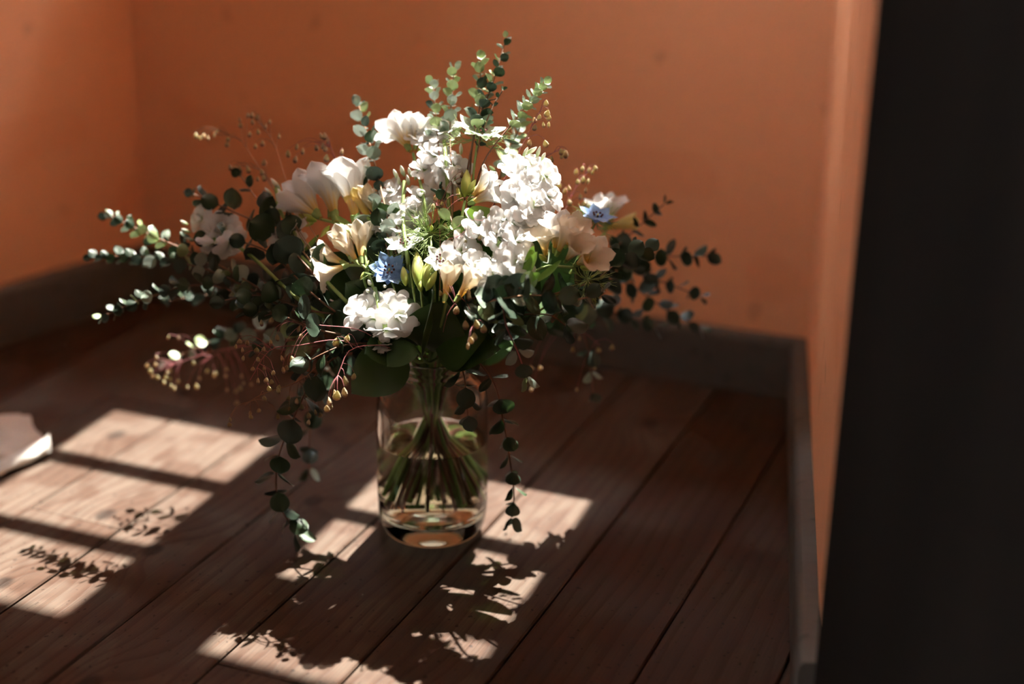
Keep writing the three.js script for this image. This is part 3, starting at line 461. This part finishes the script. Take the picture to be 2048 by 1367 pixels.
// shaded side towards the paper
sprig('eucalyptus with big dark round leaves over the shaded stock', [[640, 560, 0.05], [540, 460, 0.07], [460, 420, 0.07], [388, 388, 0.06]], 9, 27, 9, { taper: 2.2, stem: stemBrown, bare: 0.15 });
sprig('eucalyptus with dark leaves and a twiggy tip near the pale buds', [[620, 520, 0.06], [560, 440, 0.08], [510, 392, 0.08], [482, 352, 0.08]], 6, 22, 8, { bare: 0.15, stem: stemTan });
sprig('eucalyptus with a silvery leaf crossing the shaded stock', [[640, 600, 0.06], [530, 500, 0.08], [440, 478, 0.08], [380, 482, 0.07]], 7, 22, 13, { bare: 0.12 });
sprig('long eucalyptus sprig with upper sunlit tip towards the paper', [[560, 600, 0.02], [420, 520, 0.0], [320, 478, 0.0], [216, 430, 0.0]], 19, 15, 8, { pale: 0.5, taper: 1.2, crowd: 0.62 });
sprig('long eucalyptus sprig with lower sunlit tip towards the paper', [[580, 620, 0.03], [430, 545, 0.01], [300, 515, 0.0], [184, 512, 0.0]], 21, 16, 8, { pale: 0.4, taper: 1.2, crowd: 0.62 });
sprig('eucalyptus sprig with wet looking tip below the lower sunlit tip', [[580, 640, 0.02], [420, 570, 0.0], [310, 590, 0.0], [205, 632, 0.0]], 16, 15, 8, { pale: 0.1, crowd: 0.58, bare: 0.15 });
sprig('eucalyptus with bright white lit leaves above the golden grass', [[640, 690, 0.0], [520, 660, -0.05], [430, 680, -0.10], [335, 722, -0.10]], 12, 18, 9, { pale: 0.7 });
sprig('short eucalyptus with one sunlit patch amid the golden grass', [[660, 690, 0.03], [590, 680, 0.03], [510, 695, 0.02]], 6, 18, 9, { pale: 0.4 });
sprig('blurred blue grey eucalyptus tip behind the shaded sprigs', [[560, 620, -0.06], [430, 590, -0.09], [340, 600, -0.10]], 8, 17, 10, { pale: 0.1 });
sprig('dark eucalyptus under the drooping cream floret', [[720, 640, 0.04], [620, 620, 0.05], [520, 590, 0.05], [450, 600, 0.04]], 8, 22, 12, {});
sprig('dark eucalyptus reaching over the golden grass', [[740, 680, 0.05], [640, 660, 0.07], [560, 630, 0.08], [490, 620, 0.07]], 7, 21, 12, {});
sprig('dark eucalyptus beneath the low hanging stock', [[760, 690, 0.05], [690, 690, 0.08], [640, 710, 0.09], [600, 735, 0.08]], 5, 22, 13, {});
sprig('reddish brown eucalyptus deep between shaded stock and jar', [[700, 620, 0.0], [600, 580, -0.01], [500, 560, -0.02]], 8, 21, 12, {});
sprig('long eucalyptus trailing down to the floor beside the jar', [[720, 690, 0.04], [640, 740, 0.06], [590, 830, 0.06], [556, 920, 0.06], [556, 1000, 0.06], [592, 1066, 0.055]], 10, 24, 17, { taper: 1, crowd: 0.72, bare: 0 });
sprig('short eucalyptus hanging behind the long trailing sprig', [[700, 700, 0.0], [645, 760, -0.02], [622, 850, -0.03], [618, 935, -0.03]], 6, 20, 14, { pale: 0.2, bare: 0.2 });
// side towards the dark panel
sprig('eucalyptus with big black green leaves under the blush freesia', [[940, 620, 0.08], [1010, 596, 0.12], [1075, 590, 0.13], [1140, 600, 0.12], [1200, 588, 0.11]], 9, 25, 13, { bare: 0.08, stem: stemTan });
sprig('eucalyptus with pale edged leaves beside the pink grass', [[940, 600, 0.09], [985, 590, 0.14], [1040, 575, 0.14]], 4, 22, 15, { pale: 0.5, stem: stemPink });
sprig('eucalyptus with yellow green backlit leaves drooping past the jar mouth', [[950, 620, 0.09], [1000, 600, 0.13], [1012, 650, 0.13], [1036, 705, 0.12], [1052, 752, 0.12]], 8, 20, 12, { pale: 0.35, stem: stemPink });
sprig('dark eucalyptus below the big black green leaves', [[950, 660, 0.06], [1040, 630, 0.10], [1100, 630, 0.11], [1130, 650, 0.10]], 5, 24, 16, {});
sprig('thin eucalyptus trailing beside the jar above the sunlit floor', [[925, 700, 0.05], [985, 760, 0.06], [1008, 850, 0.06], [1020, 920, 0.06], [1028, 990, 0.06], [1024, 1034, 0.06]], 9, 18, 13, { taper: 0.8, crowd: 0.8, bare: 0.05 });
sprig('short dark eucalyptus hanging before the jar shoulder', [[905, 690, 0.06], [925, 740, 0.075], [934, 800, 0.07], [936, 830, 0.07]], 4, 19, 13, {});
sprig('blurred eucalyptus pointing up past the yellow bud', [[1130, 600, -0.04], [1215, 510, -0.08], [1270, 460, -0.10], [1328, 408, -0.11]], 9, 19, 9, { bare: 0.15 });
sprig('blurred eucalyptus with widest reach towards the dark panel', [[1130, 600, -0.04], [1230, 510, -0.09], [1320, 512, -0.11], [1412, 512, -0.12]], 11, 24, 13, { bare: 0.08 });
sprig('blurred eucalyptus with one silver leaf below the widest one', [[1120, 610, -0.04], [1210, 535, -0.09], [1300, 555, -0.11], [1400, 592, -0.12]], 12, 21, 10, { pale: 0.12, bare: 0.1 });
sprig('blurred eucalyptus dipping across the baseboard', [[1120, 620, -0.04], [1230, 560, -0.09], [1320, 610, -0.11], [1398, 655, -0.12]], 12, 21, 11, { bare: 0.1 });
sprig('lowest blurred eucalyptus before the baseboard', [[1090, 640, -0.03], [1180, 620, -0.08], [1250, 630, -0.10], [1308, 652, -0.10]], 9, 24, 14, { pale: 0.1 });
sprig('eucalyptus with a single bright leaf hanging before the baseboard', [[1070, 650, -0.02], [1150, 640, -0.05], [1176, 700, -0.06], [1186, 785, -0.06]], 5, 21, 11, { pale: 0.3, bare: 0.15 });
sprig('dark eucalyptus between blush freesia and blurred sprigs', [[1080, 600, 0.04], [1190, 560, 0.04], [1240, 520, 0.02], [1290, 500, 0.0]], 9, 24, 14, {});

// ---------------------------------------------------------------- broad leaves
const under = (n, x0, x1, y0, y1, d0, d1) => Array.from({ length: n }, () => { const x = rr(x0, x1), y = rr(y0, y1), d = rr(d0, d1); return [lerp(860, x, 0.55), lerp(690, y, 0.55), d * 0.6, x, y, d, 1.7]; });  // filler leaves added below the flowers to thicken the shadow on the floor
function foliage(label, leaves, path, geo, m) {
  const o = thing('leafy_stem', label, 'leaves', 'leafy stems in the bouquet'), { foot, points } = rooted(pts(path)); mesh('stem', tube(points, 0.0019, 0.0012, 40), stemGreen, o);
  for (const [bx, by, bd, tx, ty, td, w] of leaves) { const b = atLit(bx, by, bd), t = atLit(tx, ty, td), lf = mesh('leaf', geo[Math.floor(rnd() * geo.length)], m, o); aim(lf, b, t.clone().sub(b), toCam.clone().multiplyScalar(0.7).add(V(0, 0.7, 0)).add(randDir().multiplyScalar(0.4)), b.distanceTo(t)); lf.scale.x *= w ?? 1.3; }
  return based(o, foot);
}
foliage('broad dark leaf drooping beside the jar shoulder', [[812, 700, 0.07, 706, 788, 0.085, 1.5], [800, 690, 0.07, 720, 716, 0.10, 1.4]], [[806, 696, 0.06]], ovalLeaf, broadLeaf);
foliage('round dark leaf with a lit rim at the jar mouth', [[830, 690, 0.09, 772, 724, 0.105, 1.9]], [[828, 692, 0.08]], ovalLeaf, broadLeaf);
foliage('large black green leaves in the middle above the jar mouth', [[850, 690, 0.06, 900, 590, 0.11, 1.8], [870, 690, 0.07, 960, 640, 0.11, 1.7], [850, 690, 0.07, 820, 610, 0.10, 1.7], [880, 695, 0.07, 985, 690, 0.10, 1.5], [860, 700, 0.07, 880, 620, 0.12, 1.8], [890, 690, 0.07, 930, 740, 0.09, 1.5]], [[862, 690, 0.06]], ovalLeaf, broadLeaf);
foliage('dark leaves packed behind the jar mouth', [[820, 690, -0.02, 740, 620, -0.05, 1.7], [840, 690, -0.02, 800, 560, -0.03, 1.6], [880, 690, -0.02, 960, 580, -0.04, 1.7], [900, 690, -0.02, 1040, 630, -0.05, 1.7], [830, 690, 0.0, 690, 660, 0.0, 1.6], [890, 690, 0.0, 1010, 670, 0.03, 1.6], [850, 690, 0.03, 860, 560, 0.06, 1.7], [870, 660, 0.03, 1000, 540, 0.04, 1.6], [820, 660, 0.03, 690, 560, 0.03, 1.6]], [[856, 680, 0.0]], ovalLeaf, broadLeaf);
foliage('added dark leaf collar under the white flowers nearest the cream freesia', under(16, 620, 860, 470, 660, -0.02, 0.07), [[830, 680, 0.02]], ovalLeaf, broadLeaf);
foliage('added dark leaf collar under the white flowers nearest the blush freesia', under(16, 860, 1130, 470, 660, -0.02, 0.07), [[880, 680, 0.02]], ovalLeaf, broadLeaf);
foliage('added dark leaf collar at the heart of the bouquet behind the nigellas', under(14, 740, 1020, 400, 600, -0.06, 0.03), [[860, 680, 0.0]], ovalLeaf, broadLeaf);
foliage('added dark leaf fan behind the tall stock and blush freesia', under(18, 930, 1160, 440, 640, -0.07, 0.02), [[900, 670, -0.02]], ovalLeaf, broadLeaf);
foliage('added dark leaf fan deep under the top stock', under(14, 700, 960, 440, 640, -0.09, -0.01), [[840, 670, -0.03]], ovalLeaf, broadLeaf);
foliage('added dark leaf fan hidden behind the white stock florets', under(14, 960, 1130, 470, 620, -0.06, 0.0), [[890, 670, -0.02]], ovalLeaf, broadLeaf);
foliage('broad green leaf under the middle freesia', [[930, 452, 0.08, 990, 420, 0.095, 1.5], [924, 466, 0.08, 905, 436, 0.10, 1.3]], [[900, 560, 0.06], [922, 474, 0.08]], ovalLeaf, bladeLeaf);
foliage('light green blade leaves under the blush freesia', [[1040, 560, 0.10, 1084, 506, 0.11, 1.8], [1050, 550, 0.10, 1066, 492, 0.10, 1.8], [1075, 560, 0.10, 1130, 530, 0.10, 1.8], [1040, 565, 0.10, 1090, 545, 0.11, 1.7]], [[980, 620, 0.08], [1042, 562, 0.10]], [blade], bladeLeaf);
foliage('light green blade leaves beside the cream freesia', [[722, 470, 0.05, 672, 446, 0.06, 1.8], [728, 560, 0.11, 742, 528, 0.115, 1.6], [610, 500, 0.05, 640, 470, 0.06, 1.3]], [[760, 650, 0.06], [728, 560, 0.08]], [blade], bladeLeaf);

// ---------------------------------------------------------------- quaking grass
const GRASS = 'quaking grass stems in the bouquet';
function grass(label, path, heads, opt = {}) {
  const o = thing('quaking_grass', label, 'grass', GRASS), P = pts(path), free = new THREE.CatmullRomCurve3(P, false, 'centripetal'), { foot, points } = rooted(P), m = opt.stem ?? stemTan; o.userData.kind = 'thing'; mesh('stem', tube(points, 0.0007, 0.00035, 46, 4), m, o);
  const dd = opt.d ?? path[path.length - 1][2], stalks = [], S = free.getSpacedPoints(24);
  heads.forEach(([px, py, d]) => {
    const p = atLit(px, py, (d ?? dd) + rr(-0.012, 0.012)), s = (opt.size ?? 9) * PX * 1.5 * rr(0.85, 1.15), top = p.clone().add(V(0, s * 0.5, 0));
    let best = 0; S.forEach((q, i) => { if (q.distanceTo(top) < S[best].distanceTo(top)) best = i; }); const q = S[Math.max(0, best - 2)], mid = q.clone().lerp(top, 0.6).add(V(0, 0.25 * q.distanceTo(top) * 0.5 + 0.002, 0));
    stalks.push(tube([q, mid, top.clone().add(V(0, 0.0008, 0))], 0.00026, 0.00018, 8, 3));
    const h = mesh('spikelet', husk[Math.floor(rnd() * 2)], seedHusk, o); aim(h, top, V(rr(-0.3, 0.3), 1, rr(-0.3, 0.3)), randDir(), s);
  });
  mesh('stalks', mergeGeometries(stalks), m, o).userData = { kind: 'stuff' }; return based(o, foot);
}
const z8 = (l) => l.map(([x, y]) => [350 + x * 0.1953, 200 + y * 0.1953]), z7 = (l) => l.map(([x, y]) => [250 + x * 0.256, 550 + y * 0.256]), z4 = (l) => l.map(([x, y]) => [850 + x * 0.2194, 300 + y * 0.2194]), z3 = (l) => l.map(([x, y]) => [850 + x * 0.2194, 40 + y * 0.2194]), z5 = (l) => l.map(([x, y]) => [850 + x * 0.293, 560 + y * 0.293]);
grass('wispy quaking grass arching highest against the wall', [[640, 520, 0.05], [560, 400, 0.05], [506, 316, 0.05], [476, 276, 0.05], [430, 268, 0.05]], z8([[215, 365], [258, 390], [300, 370], [335, 390], [405, 360], [440, 322], [540, 400], [540, 455], [660, 205], [670, 258], [750, 155]]), { size: 8.5 });
grass('quaking grass with dark nodding heads beside the highest wisp', [[650, 500, 0.05], [580, 380, 0.05], [545, 280, 0.05], [512, 238, 0.05]], z8([[792, 155], [850, 180], [795, 225], [970, 220], [935, 270], [850, 328], [767, 350], [1068, 370], [900, 443], [828, 472]]), { size: 8.5 });
grass('quaking grass drooping above the dark twiggy eucalyptus tip', [[620, 500, 0.06], [560, 400, 0.06], [520, 340, 0.06], [470, 330, 0.06]], z8([[915, 645], [885, 740], [850, 805], [900, 800], [560, 690], [600, 712], [630, 708], [668, 703], [740, 720], [735, 695]]), { size: 9 });
grass('pale sunlit quaking grass behind the tall white freesia', [[720, 480, 0.03], [690, 370, 0.03], [672, 320, 0.03], [655, 278, 0.03]], z8([[1445, 485], [1485, 370], [1530, 372], [1570, 418], [1520, 470], [1548, 500], [1558, 595], [1718, 535], [1160, 550], [1255, 480], [1312, 522], [1245, 608]]), { size: 10, stem: stemPink });
grass('golden quaking grass drooping furthest over the dark floor', [[620, 700, 0.0], [500, 690, -0.04], [400, 710, -0.08], [320, 740, -0.08]], z7([[175, 710], [205, 750], [222, 790], [250, 800], [300, 840], [320, 800], [355, 815], [330, 760], [365, 865], [380, 890], [395, 880], [415, 830], [350, 750], [345, 485], [420, 485], [235, 700], [240, 645]]), { size: 8, stem: stemPink });
grass('golden quaking grass below the bright lit eucalyptus', [[640, 690, 0.02], [540, 690, -0.02], [450, 700, -0.08], [400, 725, -0.09]], z7([[490, 875], [555, 870], [580, 805], [650, 750], [720, 770], [790, 735], [790, 790], [800, 895], [915, 790], [930, 845], [905, 885], [980, 855], [870, 910], [880, 1000], [695, 780], [530, 690]]), { size: 8, stem: stemPink });
grass('golden quaking grass hanging in front of the short sunlit eucalyptus', [[680, 680, 0.09], [600, 690, 0.09], [540, 700, 0.09], [500, 760, 0.08]], z7([[870, 560], [895, 520], [915, 585], [960, 530], [1030, 590], [1090, 580], [930, 650], [1040, 660], [1085, 725], [1160, 765], [1110, 820], [1140, 835], [1120, 890], [1210, 880], [1195, 900], [1235, 740], [1270, 730], [1040, 825], [1000, 735]]), { size: 9, stem: stemPink });
grass('thin quaking grass dangling lowest beside the trailing eucalyptus', [[690, 690, 0.07], [600, 760, 0.07], [520, 790, 0.07], [490, 810, 0.06]], z7([[820, 1130], [812, 1170], [980, 1080], [985, 1110], [1045, 1060], [1090, 965], [1195, 1105], [1285, 1050], [1345, 985], [1380, 1030], [1430, 1100], [1440, 1150], [1485, 1070], [1525, 1095], [1410, 930], [1285, 960]]), { size: 8.5 });
grass('quaking grass on pink stalks beside the broad drooping leaf', [[760, 690, 0.10], [700, 700, 0.12], [680, 740, 0.12], [672, 760, 0.12]], z7([[1790, 795], [1715, 825], [1712, 915], [1635, 925], [1660, 940], [1590, 985], [1600, 1020], [1575, 1045], [1655, 525], [1745, 495]]), { size: 12, stem: stemPink });
grass('quaking grass with reddish heads under the dark eucalyptus', [[720, 660, 0.09], [640, 650, 0.10], [560, 640, 0.10]], z7([[1065, 370], [1150, 355], [1190, 490], [1135, 525], [1380, 480], [1365, 420], [1220, 650], [1300, 660], [1315, 690]]), { size: 10, stem: stemPink });
grass('yellow quaking grass dangling on pink stalks before the dark leaves', [[900, 620, 0.12], [922, 596, 0.14], [945, 632, 0.14], [946, 660, 0.14]], z5([[100, 95], [150, 65], [175, 65], [275, 305], [345, 300], [402, 330], [335, 385], [310, 415], [295, 450], [218, 205], [297, 85], [295, 112]]), { size: 11, stem: stemPink });
grass('quaking grass with rosy heads over the thready nigella bracts', [[880, 560, 0.11], [880, 480, 0.14], [876, 420, 0.14], [872, 404, 0.14]], z4([[75, 515], [155, 490], [305, 290], [350, 275], [340, 225], [315, 440], [450, 465], [195, 705], [575, 690], [632, 750], [508, 800], [355, 830], [265, 840], [100, 440]]), { size: 9, d: 0.145, stem: stemPink });
grass('pink stalked quaking grass arching beside the bright eucalyptus', [[990, 400, 0.0], [1040, 300, -0.01], [1070, 240, -0.01], [1090, 205, -0.01]], z3([[1105, 760], [1125, 855], [1045, 890], [1130, 955], [1075, 955], [1005, 980], [1090, 1130], [960, 1120], [990, 915], [1120, 885]]), { size: 9.5, stem: stemPink });
grass('pink stalked quaking grass beside the tall stock', [[1040, 440, -0.01], [1070, 340, -0.02], [1105, 305, -0.02], [1130, 300, -0.02]], z3([[1240, 1200], [1265, 1215], [1290, 1225], [1255, 1240], [1155, 1275]]), { size: 10, stem: stemPink });
grass('blurred quaking grass between tall stock and far freesia', [[1080, 520, -0.02], [1130, 420, -0.05], [1160, 360, -0.06], [1185, 336, -0.06]], z4([[1380, 200], [1440, 170], [1500, 185], [1545, 165], [1535, 205], [1440, 270], [1490, 285], [1390, 290], [1470, 365], [1415, 425], [1450, 490], [1280, 375], [1305, 350], [1220, 325], [1310, 480], [1200, 495]]), { size: 9, d: -0.05, stem: stemPink });
grass('dim quaking grass before the baseboard', [[1080, 640, -0.03], [1160, 660, -0.05], [1200, 690, -0.05]], z5([[1060, 400], [1010, 475], [1280, 460], [1040, 750], [1180, 480], [1160, 590], [720, 600], [780, 600], [730, 745]]), { size: 9, d: -0.05, stem: stemPink });

// ---------------------------------------------------------------- crumpled paper on the floor
{
  const o = thing('crumpled_paper', 'crumpled taupe wrapping paper with a white twisted edge lying on the floorboards', 'paper');
  const kraft = thin({ color: lin(0.62, 0.53, 0.45), transmission: 0.15, roughness: 0.9 }), tissue = thin({ color: lin(0.82, 0.80, 0.74), transmission: 0.3, roughness: 0.9 });
  const A = V(-0.992, 0.004, -1.168), B = V(-1.03, 0.004, -0.96), C = V(-1.07, 0.012, -1.20), D = V(-1.32, 0.03, -1.02);
  const g = sheet(16, 16, (u, v) => { const s = (u + 1) / 2, p = A.clone().lerp(B, v).lerp(C.clone().lerp(D, v), s), q = nz(s * 4, v * 4, 3); return [p.x + 0.006 * nz(s * 5, v * 5, 9), Math.max(0.003, p.y + 0.012 * Math.sin(Math.PI * s) + 0.012 * Math.abs(q) + 0.006 * Math.abs(nz(s * 9, v * 9, 5))), p.z + 0.006 * nz(s * 5, v * 5, 14)]; });
  mesh('sheet', g.toNonIndexed(), kraft, o).geometry.computeVertexNormals();
  const e = sheet(10, 22, (u, v) => { const p = A.clone().lerp(B, v * 0.96), a = u * 2.6 + 5 * v, r = 0.0075 + 0.003 * nz(v * 14, u * 2, 4) + 0.003 * Math.exp(-v * 9); return [p.x + r * Math.cos(a) * 0.8, 0.0085 + r * Math.sin(a) * 0.8 + 0.004 * Math.exp(-v * 12), p.z + r * Math.cos(a) + 0.002 * nz(v * 20, 1, 2)]; });
  mesh('twisted_edge', e.toNonIndexed(), tissue, o).geometry.computeVertexNormals();
  based(o, V(-1.12, 0, -1.11));
}

renderer.render(scene, camera);
